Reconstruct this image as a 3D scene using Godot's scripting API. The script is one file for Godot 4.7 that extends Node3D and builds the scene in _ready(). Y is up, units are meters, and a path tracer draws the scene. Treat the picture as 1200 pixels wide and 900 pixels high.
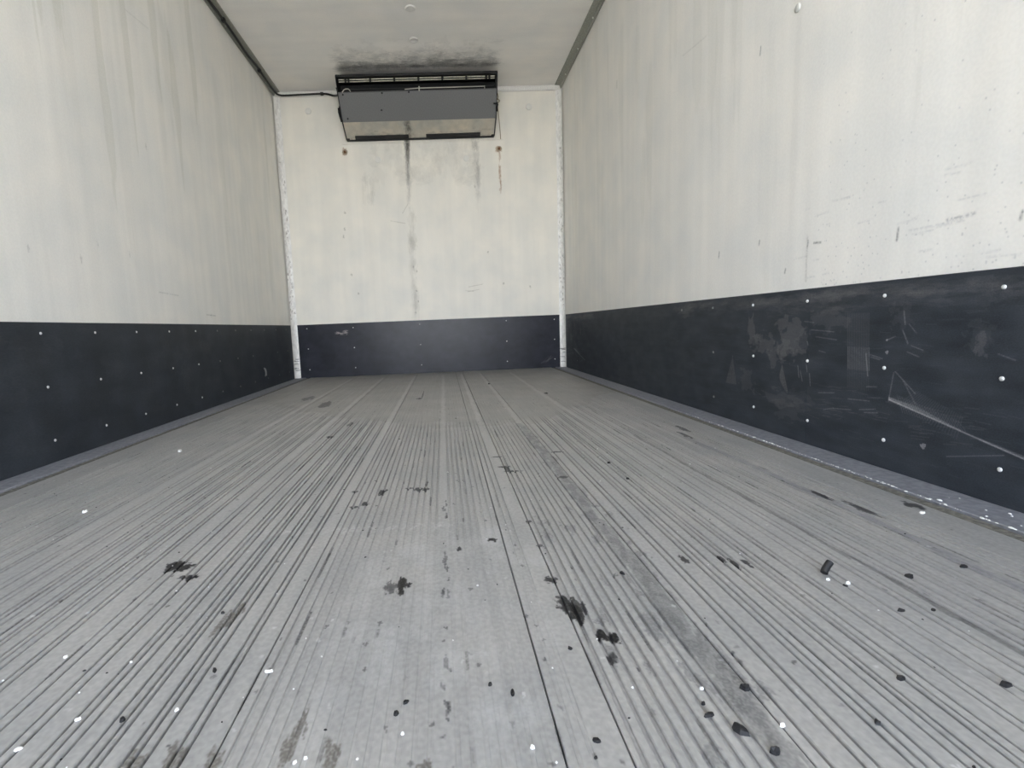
extends Node3D
# Inside of an empty refrigerated truck body, seen from the open rear doors towards the front wall.
# x across (left -1.2, right 1.2), y up from the floor, z = 0 at the front wall and growing towards the open rear.

const HALF := 1.2          # half the inside width
const TOP := 2.386         # ceiling height
const REAR := 6.8         # where the body ends and the daylight comes in
const LAID := 4.8         # length of the side textures; they repeat towards the rear
const KICK := 0.466        # height of the black kick sheets

var used := {}
var grain: PackedByteArray     # 512 x 512 fine noise, tileable lookups
var cloud: PackedByteArray     # 512 x 512 coarse noise

# ---------------------------------------------------------------- naming
func numbered(called: String) -> String:
	if not used.has(called):
		used[called] = 0
		return called
	used[called] += 1
	return "%s_%03d" % [called, used[called]]

func obj(called: String, mesh: Mesh, mat: Material, parent: Node = self, at := Vector3.ZERO) -> MeshInstance3D:
	var o := MeshInstance3D.new()
	o.name = numbered(called) if parent == self else called
	o.mesh = mesh
	o.material_override = mat
	o.position = at
	o.cast_shadow = GeometryInstance3D.SHADOW_CASTING_SETTING_ON
	parent.add_child(o, true)
	return o

func tag(o: Node, label: String, category: String, group := "", kind := "") -> Node:
	o.set_meta("label", label)
	o.set_meta("category", category)
	if group: o.set_meta("group", group)
	if kind: o.set_meta("kind", kind)
	return o

func struct(o: Node, label: String, category: String) -> Node:
	return tag(o, label, category, "", "structure")

# ---------------------------------------------------------------- geometry
func mb() -> SurfaceTool:
	var st := SurfaceTool.new()
	st.begin(Mesh.PRIMITIVE_TRIANGLES)
	st.set_smooth_group(-1)
	return st

func fin(st: SurfaceTool) -> ArrayMesh:
	st.generate_normals()
	return st.commit()

# one triangle turned so that its front looks along hint
func tri(st: SurfaceTool, a: Vector3, b: Vector3, c: Vector3, hint: Vector3, ua := Vector2.ZERO, ub := Vector2.ZERO, uc := Vector2.ZERO) -> void:
	if (a - c).cross(a - b).dot(hint) < 0.0:
		var t := b; b = c; c = t
		var u := ub; ub = uc; uc = u
	st.set_uv(ua); st.add_vertex(a)
	st.set_uv(ub); st.add_vertex(b)
	st.set_uv(uc); st.add_vertex(c)

func quad(st: SurfaceTool, a: Vector3, b: Vector3, c: Vector3, d: Vector3, hint: Vector3, ua := Vector2.ZERO, ub := Vector2.ZERO, uc := Vector2.ZERO, ud := Vector2.ZERO) -> void:
	tri(st, a, b, c, hint, ua, ub, uc)
	tri(st, a, c, d, hint, ua, uc, ud)

# box with chamfered edges
func box(st: SurfaceTool, c: Vector3, s: Vector3, bev := 0.0, turn := Basis.IDENTITY) -> void:
	var h := s * 0.5
	bev = min(bev, min(h.x, min(h.y, h.z)) * 0.9)
	var pt := func(sx: float, sy: float, sz: float, ax: int) -> Vector3:
		var v := Vector3(sx * h.x, sy * h.y, sz * h.z)
		for k in 3:
			if k != ax: v[k] -= sign(v[k]) * bev
		return c + turn * v
	for ax in 3:
		for s0 in [-1.0, 1.0]:
			var n := Vector3.ZERO; n[ax] = s0
			var q := []
			for e in [[-1.0, -1.0], [1.0, -1.0], [1.0, 1.0], [-1.0, 1.0]]:
				var g := [0.0, 0.0, 0.0]
				g[ax] = s0; g[(ax + 1) % 3] = e[0]; g[(ax + 2) % 3] = e[1]
				q.append(pt.call(g[0], g[1], g[2], ax))
			quad(st, q[0], q[1], q[2], q[3], turn * n)
	if bev <= 0.0: return
	for ax in 3:
		var b := (ax + 1) % 3
		var d := (ax + 2) % 3
		for sb in [-1.0, 1.0]:
			for sd in [-1.0, 1.0]:
				var g1 := [0.0, 0.0, 0.0]; var g2 := [0.0, 0.0, 0.0]
				g1[ax] = -1.0; g1[b] = sb; g1[d] = sd
				g2[ax] = 1.0; g2[b] = sb; g2[d] = sd
				var n := Vector3.ZERO; n[b] = sb; n[d] = sd
				quad(st, pt.call(g1[0], g1[1], g1[2], b), pt.call(g2[0], g2[1], g2[2], b), pt.call(g2[0], g2[1], g2[2], d), pt.call(g1[0], g1[1], g1[2], d), turn * n)
	for sx in [-1.0, 1.0]:
		for sy in [-1.0, 1.0]:
			for sz in [-1.0, 1.0]:
				tri(st, pt.call(sx, sy, sz, 0), pt.call(sx, sy, sz, 1), pt.call(sx, sy, sz, 2), turn * Vector3(sx, sy, sz))

# closed outline (in two axes) pushed along the third; to3 maps (u, v, t) to space
func prism(st: SurfaceTool, outline: PackedVector2Array, t0: float, t1: float, to3: Callable) -> void:
	var n := outline.size()
	var mid := Vector2.ZERO
	for p in outline: mid += p / n
	var m := 0.5 * (t0 + t1)
	var inside: Vector3 = to3.call(mid.x, mid.y, m)
	var area := 0.0
	for i in n: area += outline[i].cross(outline[(i + 1) % n])
	for i in n:
		var a := outline[i]
		var b := outline[(i + 1) % n]
		var e := b - a
		var o := Vector2(e.y, -e.x).normalized() * (1.0 if area > 0.0 else -1.0)
		var c := (a + b) * 0.5
		var hint: Vector3 = to3.call(c.x + o.x, c.y + o.y, m) - to3.call(c.x, c.y, m)
		quad(st, to3.call(a.x, a.y, t0), to3.call(b.x, b.y, t0), to3.call(b.x, b.y, t1), to3.call(a.x, a.y, t1), hint)
	var idx := Geometry2D.triangulate_polygon(outline)
	for t in [t0, t1]:
		var hint2: Vector3 = to3.call(mid.x, mid.y, t) - inside
		for i in range(0, idx.size(), 3):
			var a := outline[idx[i]]; var b := outline[idx[i + 1]]; var c := outline[idx[i + 2]]
			tri(st, to3.call(a.x, a.y, t), to3.call(b.x, b.y, t), to3.call(c.x, c.y, t), hint2)

func along_x(u: float, v: float, t: float) -> Vector3: return Vector3(t, v, u)     # outline in (z, y)
func along_z(u: float, v: float, t: float) -> Vector3: return Vector3(u, v, t)     # outline in (x, y)
func along_y(u: float, v: float, t: float) -> Vector3: return Vector3(u, t, v)     # outline in (x, z)

func tube(st: SurfaceTool, pts: PackedVector3Array, r: float, sides := 8) -> void:
	st.set_smooth_group(0)
	var rings := []
	for i in pts.size():
		var d := (pts[min(i + 1, pts.size() - 1)] - pts[max(i - 1, 0)]).normalized()
		var u := d.cross(Vector3.UP if absf(d.y) < 0.9 else Vector3.RIGHT).normalized()
		var v := d.cross(u)
		var ring := []
		for k in sides:
			var a := TAU * k / sides
			ring.append(pts[i] + (u * cos(a) + v * sin(a)) * r)
		rings.append(ring)
	for i in pts.size() - 1:
		for k in sides:
			var k2 := (k + 1) % sides
			var m: Vector3 = (rings[i][k] + rings[i + 1][k2]) * 0.5 - (pts[i] + pts[i + 1]) * 0.5
			quad(st, rings[i][k], rings[i][k2], rings[i + 1][k2], rings[i + 1][k], m)
	st.set_smooth_group(-1)
	for e in [0, pts.size() - 1]:
		var away := pts[e] - pts[1 if e == 0 else e - 1]
		for k in range(1, sides - 1):
			tri(st, rings[e][0], rings[e][k], rings[e][k + 1], away)

func smooth_path(ctrl: Array, step := 0.03) -> PackedVector3Array:
	var c := Curve3D.new()
	c.bake_interval = step
	for i in ctrl.size():
		var t: Vector3 = (ctrl[min(i + 1, ctrl.size() - 1)] - ctrl[max(i - 1, 0)]) / 6.0
		c.add_point(ctrl[i], -t, t)
	return c.get_baked_points()

# turned profile of (radius, height) round axis n at point c
func lathe(st: SurfaceTool, prof: Array, c: Vector3, n: Vector3, sides := 12) -> void:
	st.set_smooth_group(0)
	var u := n.cross(Vector3.UP if absf(n.y) < 0.9 else Vector3.RIGHT).normalized()
	var v := n.cross(u)
	for i in prof.size() - 1:
		for k in sides:
			var a := TAU * k / sides
			var b := TAU * (k + 1) / sides
			var da := u * cos(a) + v * sin(a)
			var db := u * cos(b) + v * sin(b)
			var p: Vector2 = prof[i]
			var q: Vector2 = prof[i + 1]
			var e := q - p
			var hint := (da + db) * e.y - n * e.x * 2.0
			if hint.length() < 1e-9: continue
			if p.x > 1e-6 and q.x > 1e-6: quad(st, c + da * p.x + n * p.y, c + db * p.x + n * p.y, c + db * q.x + n * q.y, c + da * q.x + n * q.y, hint)
			elif p.x > 1e-6: tri(st, c + da * p.x + n * p.y, c + db * p.x + n * p.y, c + n * q.y, hint)
			elif q.x > 1e-6: tri(st, c + n * p.y, c + db * q.x + n * q.y, c + da * q.x + n * q.y, hint)
	st.set_smooth_group(-1)

# a panel with a gently uneven face; face(i, j) gives the point, uv(i, j) its place on the texture, back is how far it is thick
func panel(nu: int, nv: int, face: Callable, hint: Vector3, thick: float, uvof: Callable) -> ArrayMesh:
	var st := mb()
	st.set_smooth_group(0)
	var P := []
	for i in nu + 1:
		var row := PackedVector3Array()
		for j in nv + 1: row.append(face.call(float(i) / nu, float(j) / nv))
		P.append(row)
	for i in nu:
		for j in nv:
			var a: Vector3 = P[i][j]; var b: Vector3 = P[i + 1][j]; var c: Vector3 = P[i + 1][j + 1]; var d: Vector3 = P[i][j + 1]
			quad(st, a, b, c, d, hint, uvof.call(a), uvof.call(b), uvof.call(c), uvof.call(d))
	st.set_smooth_group(-1)
	var back := -hint * thick
	var c0: Vector3 = P[0][0]; var c1: Vector3 = P[nu][0]; var c2: Vector3 = P[nu][nv]; var c3: Vector3 = P[0][nv]
	quad(st, c0 + back, c1 + back, c2 + back, c3 + back, -hint)
	for e in [[c0, c1], [c1, c2], [c2, c3], [c3, c0]]:
		var out: Vector3 = (e[0] + e[1]) * 0.5 - (c0 + c2) * 0.5
		quad(st, e[0], e[1], e[1] + back, e[0] + back, out)
	return fin(st)

# ---------------------------------------------------------------- textures
func noise_bytes(w: int, h: int, freq: float, seed_: int, oct := 4, sx := 1, sy := 1) -> PackedByteArray:
	var n := FastNoiseLite.new()
	n.seed = seed_
	n.frequency = freq
	n.noise_type = FastNoiseLite.TYPE_SIMPLEX
	n.fractal_octaves = oct
	var im := n.get_image(maxi(w / sx, 2), maxi(h / sy, 2))
	im.convert(Image.FORMAT_L8)
	if sx > 1 or sy > 1: im.resize(w, h, Image.INTERPOLATE_CUBIC)
	return im.get_data()

class Canvas:
	var w: int
	var h: int
	var x0: float
	var y0: float
	var kx: float          # pixels per metre
	var ky: float
	var px: PackedByteArray
	var grain: PackedByteArray
	var cloud: PackedByteArray
	func setup(w_: int, h_: int, x0_: float, x1_: float, y0_: float, y1_: float, grain_: PackedByteArray, cloud_: PackedByteArray) -> void:
		w = w_; h = h_; x0 = x0_; y0 = y0_
		kx = w / (x1_ - x0_); ky = h / (y1_ - y0_)
		px.resize(w * h * 3)
		grain = grain_; cloud = cloud_
	func uv(a: float, b: float) -> Vector2: return Vector2((a - x0) * kx / w, (b - y0) * ky / h)
	# base colour times three noise layers
	func fill(c: Color, n1: PackedByteArray, k1: float, n2: PackedByteArray, k2: float, n3: PackedByteArray, k3: float, warm := 0.0) -> void:
		var n := w * h
		var r := c.r * 255.0; var g := c.g * 255.0; var b := c.b * 255.0
		var s1 := k1 / 128.0; var s2 := k2 / 128.0; var s3 := k3 / 128.0
		var off := 1.0 - k1 - k2 - k3
		var wv := warm / 128.0
		var i := 0
		for p in n:
			var f := off + n1[p] * s1 + n2[p] * s2 + n3[p] * s3
			var t := (n2[p] - 128) * wv
			px[i] = clampi(int(r * f * (1.0 + t)), 0, 255)
			px[i + 1] = clampi(int(g * f), 0, 255)
			px[i + 2] = clampi(int(b * f * (1.0 - t)), 0, 255)
			i += 3
	func dab(ix: int, iy: int, c: Color, a: float) -> void:
		if ix < 0 or iy < 0 or ix >= w or iy >= h: return
		var i := (iy * w + ix) * 3
		px[i] = int(lerpf(px[i], c.r * 255.0, a))
		px[i + 1] = int(lerpf(px[i + 1], c.g * 255.0, a))
		px[i + 2] = int(lerpf(px[i + 2], c.b * 255.0, a))
	# a stroke whose edge and body are broken up by grain
	func stroke(ax: float, ay: float, bx: float, by: float, width: float, c: Color, a: float, broken := 0.4) -> void:
		var rad := width * 0.5
		var l := int((minf(ax, bx) - rad - x0) * kx) - 1
		var r := int((maxf(ax, bx) + rad - x0) * kx) + 1
		var t := int((minf(ay, by) - rad - y0) * ky) - 1
		var b := int((maxf(ay, by) + rad - y0) * ky) + 1
		var A := Vector2(ax, ay)
		var D := Vector2(bx, by) - A
		var ll := maxf(D.length_squared(), 1e-9)
		var soft := 0.7 / minf(kx, ky)
		for iy in range(maxi(t, 0), mini(b, h - 1) + 1):
			for ix in range(maxi(l, 0), mini(r, w - 1) + 1):
				var q := Vector2(x0 + (ix + 0.5) / kx, y0 + (iy + 0.5) / ky) - A
				var s := clampf(q.dot(D) / ll, 0.0, 1.0)
				var d := (q - D * s).length()
				var m := clampf((rad + soft - d) / (2.0 * soft), 0.0, 1.0)
				if m <= 0.0: continue
				var g := grain[((iy * 7) % 512) * 512 + (ix * 5) % 512] / 255.0
				m *= 1.0 - broken * smoothstep(0.4, 0.65, g)
				dab(ix, iy, c, a * m)
	# a patch with a ragged outline
	func blot(cx: float, cy: float, rx: float, ry: float, c: Color, a: float, ragged := 0.6, broken := 0.3, scale := 1.0, seed_ := 0) -> void:
		var l := int((cx - rx * 1.6 - x0) * kx)
		var r := int((cx + rx * 1.6 - x0) * kx)
		var t := int((cy - ry * 1.6 - y0) * ky)
		var b := int((cy + ry * 1.6 - y0) * ky)
		for iy in range(maxi(t, 0), mini(b, h - 1) + 1):
			var fy := (y0 + (iy + 0.5) / ky - cy)
			for ix in range(maxi(l, 0), mini(r, w - 1) + 1):
				var fx := (x0 + (ix + 0.5) / kx - cx)
				var e := sqrt(fx * fx / (rx * rx) + fy * fy / (ry * ry))
				if e > 1.6: continue
				var u := int((fx / rx + 3.0) * 28.0 * scale) + seed_ * 37
				var v := int((fy / ry + 3.0) * 28.0 * scale) + seed_ * 91
				var n := cloud[(v % 512) * 512 + u % 512] / 255.0
				var m := smoothstep(1.0, 0.82, e + (n - 0.5) * 2.0 * ragged)
				if m <= 0.0: continue
				var g := grain[((iy * 3) % 512) * 512 + (ix * 3) % 512] / 255.0
				m *= 1.0 - broken * smoothstep(0.4, 0.7, g)
				dab(ix, iy, c, a * m)
	func texture() -> ImageTexture:
		var im := Image.create_from_data(w, h, false, Image.FORMAT_RGB8, px)
		im.generate_mipmaps()
		return ImageTexture.create_from_image(im)

func canvas(w: int, h: int, xa: float, xb: float, ya: float, yb: float) -> Canvas:
	var c := Canvas.new()
	c.setup(w, h, xa, xb, ya, yb, grain, cloud)
	return c

func mat(c: Color, rough: float, metal := 0.0, spec := 0.5) -> StandardMaterial3D:
	var m := StandardMaterial3D.new()
	m.albedo_color = c
	m.roughness = rough
	m.metallic = metal
	m.metallic_specular = spec
	return m

func relief(freq: float, seed_: int, strength: float) -> ImageTexture:
	var n := FastNoiseLite.new()
	n.seed = seed_
	n.frequency = freq
	n.fractal_octaves = 3
	var im := n.get_seamless_image(512, 512)
	im.convert(Image.FORMAT_L8)
	im.bump_map_to_normal_map(strength)
	im.generate_mipmaps()
	return ImageTexture.create_from_image(im)

# world-laid fine grain for plain materials
func grained(c: Color, rough: float, metal: float, amount: float, per_metre: float, seed_: int) -> StandardMaterial3D:
	var m := mat(Color.WHITE, rough, metal)
	var n := noise_bytes(256, 256, 0.03, seed_, 5)
	var d := PackedByteArray()
	d.resize(256 * 256 * 3)
	for i in 256 * 256:
		var f := 1.0 + amount * (n[i] / 128.0 - 1.0)
		d[i * 3] = clampi(int(c.r * 255.0 * f), 0, 255)
		d[i * 3 + 1] = clampi(int(c.g * 255.0 * f), 0, 255)
		d[i * 3 + 2] = clampi(int(c.b * 255.0 * f), 0, 255)
	var im := Image.create_from_data(256, 256, false, Image.FORMAT_RGB8, d)
	im.generate_mipmaps()
	m.albedo_texture = ImageTexture.create_from_image(im)
	m.uv1_triplanar = true
	m.uv1_world_triplanar = true
	m.uv1_scale = Vector3.ONE * per_metre
	return m

# ---------------------------------------------------------------- the place
func _ready() -> void:
	# camera
	var cam := Camera3D.new()
	cam.name = "camera"
	add_child(cam)
	cam.position = Vector3(0.114, 0.396, 4.592)
	cam.rotation_order = EULER_ORDER_YXZ
	cam.rotation_degrees = Vector3(-6.80, -1.797, -2.329)
	cam.projection = Camera3D.PROJECTION_FRUSTUM
	cam.near = 0.05
	cam.far = 200.0
	cam.size = 900.0 / 603.8 * 0.05
	cam.frustum_offset = Vector2(59.33, 4.8) / 603.8 * 0.05
	cam.current = true
	# sky: an even bright overcast that comes in through the open rear
	var sm := ProceduralSkyMaterial.new()
	sm.sky_top_color = Color(0.60, 0.68, 0.80)
	sm.sky_horizon_color = Color(0.98, 0.99, 1.0)
	sm.sky_curve = 0.15
	sm.ground_horizon_color = Color(0.88, 0.88, 0.87)
	sm.ground_bottom_color = Color(0.68, 0.68, 0.67)
	sm.sky_energy_multiplier = 1.0
	var sky := Sky.new()
	sky.sky_material = sm
	var env := Environment.new()
	env.background_mode = Environment.BG_SKY
	env.sky = sky
	env.tonemap_mode = Environment.TONE_MAPPER_LINEAR
	env.tonemap_exposure = 14.0
	env.sdfgi_enabled = true
	env.ssao_enabled = true
	env.ssil_enabled = true
	var we := WorldEnvironment.new()
	we.name = "environment"
	we.environment = env
	add_child(we)

	grain = noise_bytes(512, 512, 0.25, 11, 2)
	cloud = noise_bytes(512, 512, 0.02, 23, 4)
	build_floor()
	build_walls()
	build_ceiling()
	build_kicks()
	build_trims()
	build_cooling_unit()
	build_cable()
	build_debris()

# ---- floor
const SEAMS := [-1.072, -0.9056, -0.641, -0.3766, -0.1206, 0.2085, 0.269, 0.4247, 0.6815, 0.929, 1.072]

func worn_line(x: float) -> float:      # in front of this z the grooves are open, beyond it they are packed with dirt
	var k := [[-1.2, 1.25], [-0.72, 1.83], [-0.39, 2.23], [-0.115, 2.45], [0.24, 2.57], [0.52, 2.53], [0.83, 2.06], [1.28, 1.55]]
	for i in k.size() - 1:
		if x < k[i + 1][0]: return lerpf(k[i][1], k[i + 1][1], (x - k[i][0]) / (k[i + 1][0] - k[i][0]))
	return 1.55

func openness(x: float, z: float) -> float:
	var far := smoothstep(worn_line(x) - 0.06, worn_line(x) + 0.06, z)
	var d := lerpf(0.10, 1.0, far)
	var mid := smoothstep(-0.16, -0.02, x) * smoothstep(0.30, 0.22, x) * smoothstep(3.2, 3.75, z)
	d *= 1.0 - 0.80 * mid
	return d

func grooves_of(k: int) -> Array:
	var a: float = SEAMS[k]
	var b: float = SEAMS[k + 1]
	if k == 4:
		var dense := []
		for i in 14: dense.append(-0.107 + i * 0.0147)
		for i in 7: dense.append(0.1110 + i * 0.0138)
		return dense
	if k == 5: return [0.2215, 0.2344]
	if k == 6: return [0.2790, 0.2930, 0.3070, 0.3210, 0.3350, 0.3490, 0.3630, 0.3770, 0.3905]
	if k == 0: return [a + 0.105, a + 0.118, a + 0.146]
	if k == 9: return [a + 0.020, a + 0.034, a + 0.052]
	var out := []
	for o in [0.0139, 0.0417, 0.0541, 0.0832, 0.0939, 0.1060, 0.1273, 0.1394, 0.1480, 0.1696, 0.1786, 0.1906, 0.2159, 0.2259]:
		if a + o < b - 0.02: out.append(a + o)
	return out

func build_floor() -> void:
	var C := canvas(1280, 2048, -HALF, HALF, 0.0, LAID)
	C.fill(Color(0.65, 0.645, 0.636), noise_bytes(1280, 2048, 0.06, 31, 4, 1, 16), 0.035, noise_bytes(1280, 2048, 0.008, 32, 4), 0.035, noise_bytes(1280, 2048, 0.2, 33, 2), 0.06, 0.006)
	var rng := RandomNumberGenerator.new()
	rng.seed = 5
	# brownish packed dirt at the front end, ending in a ragged edge
	for iy in 1100:
		var z := iy / C.ky
		for ix in C.w:
			var x := -HALF + ix / C.kx
			var n := cloud[(iy / 3 % 512) * 512 + (ix / 3) % 512] / 255.0
			var m := smoothstep(0.03, -0.03, z - worn_line(x) + (n - 0.5) * 0.3)
			if m > 0.0: C.dab(ix, iy, Color(0.49, 0.47, 0.44), m * (0.12 + 0.22 * n))
	# the wide flats between the rib groups are rubbed paler
	for fx in [-0.66, -0.397, -0.137, 0.10, 0.252, 0.409, 0.66]:
		for i in 110:
			C.blot(fx + rng.randf_range(-0.004, 0.004), 0.3 + i * 0.03, rng.randf_range(0.008, 0.014), 0.05, Color(0.75, 0.745, 0.735), 0.30 if i < 75 else 0.12, 0.6, 0.5, 1.0, i)
	# dark dirty lane over one plank joint, and paler ones
	for s in 26:
		var z := 2.62 + s * 0.062
		C.blot(0.408 + rng.randf_range(-0.006, 0.006), z, 0.017, 0.06, Color(0.33, 0.33, 0.34), 0.36, 0.7, 0.5, 1.0, s)
	for s in 22:
		C.blot(0.913 + rng.randf_range(-0.008, 0.008), 3.0 + s * 0.07, 0.012, 0.07, Color(0.42, 0.42, 0.46), 0.22, 0.5, 0.4, 1.0, s + 40)
	for s in 30:
		C.blot(0.757 + rng.randf_range(-0.002, 0.002), 2.9 + s * 0.06, 0.005, 0.05, Color(0.28, 0.28, 0.28), 0.45, 0.6, 0.4, 1.0, s + 70)
	for s in 36:
		C.blot(0.101 + rng.randf_range(-0.005, 0.005), rng.randf_range(3.4, 4.3), 0.0022, rng.randf_range(0.003, 0.014), Color(0.18, 0.18, 0.19), 0.7, 0.9, 0.5, 1.0, s + 110)
	# dirt lying in stretches along the grooves
	var all := []
	for k in SEAMS.size() - 1:
		all.append(SEAMS[k])
		all.append_array(grooves_of(k))
	for i in 420:
		var gx: float = all[rng.randi() % all.size()] + rng.randf_range(-0.001, 0.001)
		var gz := rng.randf_range(1.6, 4.4)
		var gl := rng.randf_range(0.01, 0.10)
		if openness(gx, gz) < 0.5: gl *= 0.35
		C.stroke(gx, gz, gx, gz + gl, 0.0024, Color(0.14, 0.14, 0.14), rng.randf_range(0.3, 0.85), 0.6)
	# small spots
	for i in 1500:
		C.blot(rng.randf_range(-1.1, 1.1), rng.randf_range(1.0, 4.4), rng.randf_range(0.001, 0.0035), rng.randf_range(0.002, 0.005), Color(0.2, 0.2, 0.2) if rng.randf() < 0.6 else Color(0.85, 0.85, 0.85), rng.randf_range(0.2, 0.7), 0.8, 0.2, 1.0, i)
	# scuffs lying across the ribs
	for i in 60:
		var sx := rng.randf_range(-0.30, 0.13)
		C.stroke(sx, 3.585 + (sx + 0.3) * 0.02 + rng.randf_range(-0.02, 0.02), sx + rng.randf_range(0.004, 0.02), 3.585 + rng.randf_range(-0.012, 0.012), 0.006, Color(0.80, 0.80, 0.79), 0.35, 0.7)
	for i in 60:
		C.blot(rng.randf_range(-0.05, 0.26), rng.randf_range(3.6, 4.2), rng.randf_range(0.008, 0.03), rng.randf_range(0.01, 0.05), Color(0.76, 0.76, 0.76), 0.22, 0.9, 0.5, 1.0, i + 3)
	for i in 40:
		C.blot(rng.randf_range(0.28, 0.44), rng.randf_range(3.5, 4.25), rng.randf_range(0.003, 0.012), rng.randf_range(0.004, 0.03), Color(0.33, 0.33, 0.34), 0.4, 0.9, 0.6, 1.0, i + 9)
	# tar marks: x, z, half width, half length, strength
	for t in [[-0.372, 3.715, 0.016, 0.022, 0.95], [-0.352, 3.722, 0.012, 0.014, 0.9], [-0.323, 3.762, 0.010, 0.010, 0.9], [-0.338, 3.758, 0.006, 0.007, 0.7], [0.032, 3.829, 0.006, 0.026, 0.98], [0.043, 3.828, 0.004, 0.007, 0.9], [0.016, 3.832, 0.009, 0.018, 0.45],
			[0.272, 3.908, 0.013, 0.022, 0.75], [0.279, 3.934, 0.008, 0.022, 0.85], [0.287, 3.916, 0.010, 0.016, 0.6], [0.300, 3.986, 0.008, 0.012, 0.95], [0.313, 3.993, 0.005, 0.011, 0.95], [0.296, 4.030, 0.006, 0.010, 0.6],
			[0.035, 3.348, 0.010, 0.016, 0.75], [0.054, 3.351, 0.007, 0.014, 0.85], [0.013, 3.337, 0.009, 0.007, 0.6], [0.056, 3.30, 0.003, 0.02, 0.7], [-0.083, 3.436, 0.009, 0.012, 0.85], [-0.103, 3.456, 0.010, 0.007, 0.75], [-0.122, 3.343, 0.007, 0.008, 0.85], [-0.054, 3.360, 0.007, 0.022, 0.75], [-0.046, 3.345, 0.005, 0.010, 0.9],
			[0.269, 3.185, 0.018, 0.008, 0.85], [0.287, 3.231, 0.022, 0.008, 0.85], [0.276, 3.20, 0.006, 0.03, 0.7], [0.262, 3.07, 0.016, 0.007, 0.8], [0.450, 3.046, 0.016, 0.009, 0.7], [0.407, 3.309, 0.012, 0.010, 0.75], [0.189, 3.674, 0.007, 0.009, 0.85], [0.126, 3.707, 0.004, 0.008, 0.8], [0.265, 3.837, 0.009, 0.010, 0.75], [0.272, 3.712, 0.008, 0.006, 0.6], [0.271, 3.596, 0.007, 0.006, 0.8],
			[-0.035, 1.685, 0.014, 0.03, 0.8], [-0.022, 1.52, 0.003, 0.16, 0.6], [0.567, 3.815, 0.003, 0.016, 0.8], [0.495, 3.795, 0.005, 0.014, 0.85], [0.555, 3.80, 0.004, 0.013, 0.85], [0.585, 3.82, 0.004, 0.014, 0.85], [1.049, 3.617, 0.012, 0.022, 0.6], [0.921, 3.533, 0.007, 0.030, 0.75], [0.940, 3.621, 0.008, 0.040, 0.6], [-0.331, 2.653, 0.014, 0.018, 0.8], [-0.30, 2.4, 0.01, 0.05, 0.5],
			[0.92, 2.9, 0.008, 0.05, 0.6], [0.96, 2.8, 0.008, 0.06, 0.5], [-0.55, 1.75, 0.03, 0.12, 0.5], [-0.72, 1.45, 0.03, 0.10, 0.4]]:
		C.blot(t[0], t[1], t[2] * 1.15, t[3] * 1.05, Color(0.06, 0.06, 0.07), minf(t[4] * 1.1, 1.0), 0.5, 0.25, 1.6, int(t[1] * 100.0))
	# brown grime between ribs by the door end
	for t in [[-0.200, 3.875, 0.008, 0.05], [-0.212, 3.90, 0.006, 0.04], [-0.160, 4.134, 0.012, 0.035], [-0.197, 4.139, 0.012, 0.030], [-0.120, 4.142, 0.010, 0.032], [-0.009, 4.141, 0.010, 0.03], [0.080, 4.164, 0.010, 0.012], [-0.05, 4.11, 0.008, 0.05]]:
		C.blot(t[0], t[1] + t[3] * 0.3, t[2] * 0.9, t[3] * 0.75, Color(0.30, 0.28, 0.25), 0.6, 0.7, 0.6, 1.2, int(t[1] * 70.0))
	var fm := mat(Color.WHITE, 0.46, 0.25, 0.5)
	fm.albedo_texture = C.texture()
	# under-floor slab carrying the planks
	var st := mb()
	box(st, Vector3(0, -0.043, REAR * 0.5 - 0.03), Vector3(2.6, 0.07, REAR + 0.06), 0.004)
	var fl := obj("floor", fin(st), grained(Color(0.22, 0.22, 0.22), 0.8, 0.0, 0.2, 4.0, 3))
	struct(fl, "dusty grey aluminium floor of lengthwise ribbed planks", "floor")
	for k in SEAMS.size() - 1:
		obj("plank", plank(k, C), fm, fl)

func plank(k: int, C: Canvas) -> ArrayMesh:
	var a: float = SEAMS[k] + 0.0009
	var b: float = SEAMS[k + 1] - 0.0009
	var w := 0.0022 if k in [4, 5, 6] else 0.0016
	var ch := 0.0010
	var deep := 0.0040 if k in [4, 5, 6] else 0.0050
	# outline across the plank: x, y at full depth, whether the depth follows the wear
	var pr := [[a, -0.007, 1.0], [a, -ch, 1.0], [a + ch, 0.0, 1.0]]
	for g in grooves_of(k):
		pr.append([g - w - ch, 0.0, g]); pr.append([g - w, -ch * 1.2, g]); pr.append([g - w * 0.85, -deep, g])
		pr.append([g + w * 0.85, -deep, g]); pr.append([g + w, -ch * 1.2, g]); pr.append([g + w + ch, 0.0, g])
	pr.append([b - ch, 0.0, 1.0]); pr.append([b, -ch, 1.0]); pr.append([b, -0.007, 1.0])
	var zs := []
	var nz := 48
	for i in nz + 1: zs.append(lerpf(0.004, REAR, float(i) / nz))
	var st := mb()
	var prev := []
	for z in zs:
		var row := []
		for p in pr:
			var d: float = 1.0 if p[2] == 1.0 else openness(p[2], z)
			row.append(Vector3(p[0], p[1] * d, z))
		if prev:
			for i in row.size() - 1:
				var e: Vector3 = row[i + 1] - row[i]
				var hint := Vector3(-e.y, e.x, 0.0)
				quad(st, prev[i], prev[i + 1], row[i + 1], row[i], hint, C.uv(prev[i].x, prev[i].z), C.uv(prev[i + 1].x, prev[i + 1].z), C.uv(row[i + 1].x, row[i + 1].z), C.uv(row[i].x, row[i].z))
		prev = row
	quad(st, Vector3(a, -0.007, 0.004), Vector3(b, -0.007, 0.004), Vector3(b, -0.007, REAR), Vector3(a, -0.007, REAR), Vector3.DOWN)
	return fin(st)

# ---- walls
const PAINT := Color(0.96, 0.948, 0.92)

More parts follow.
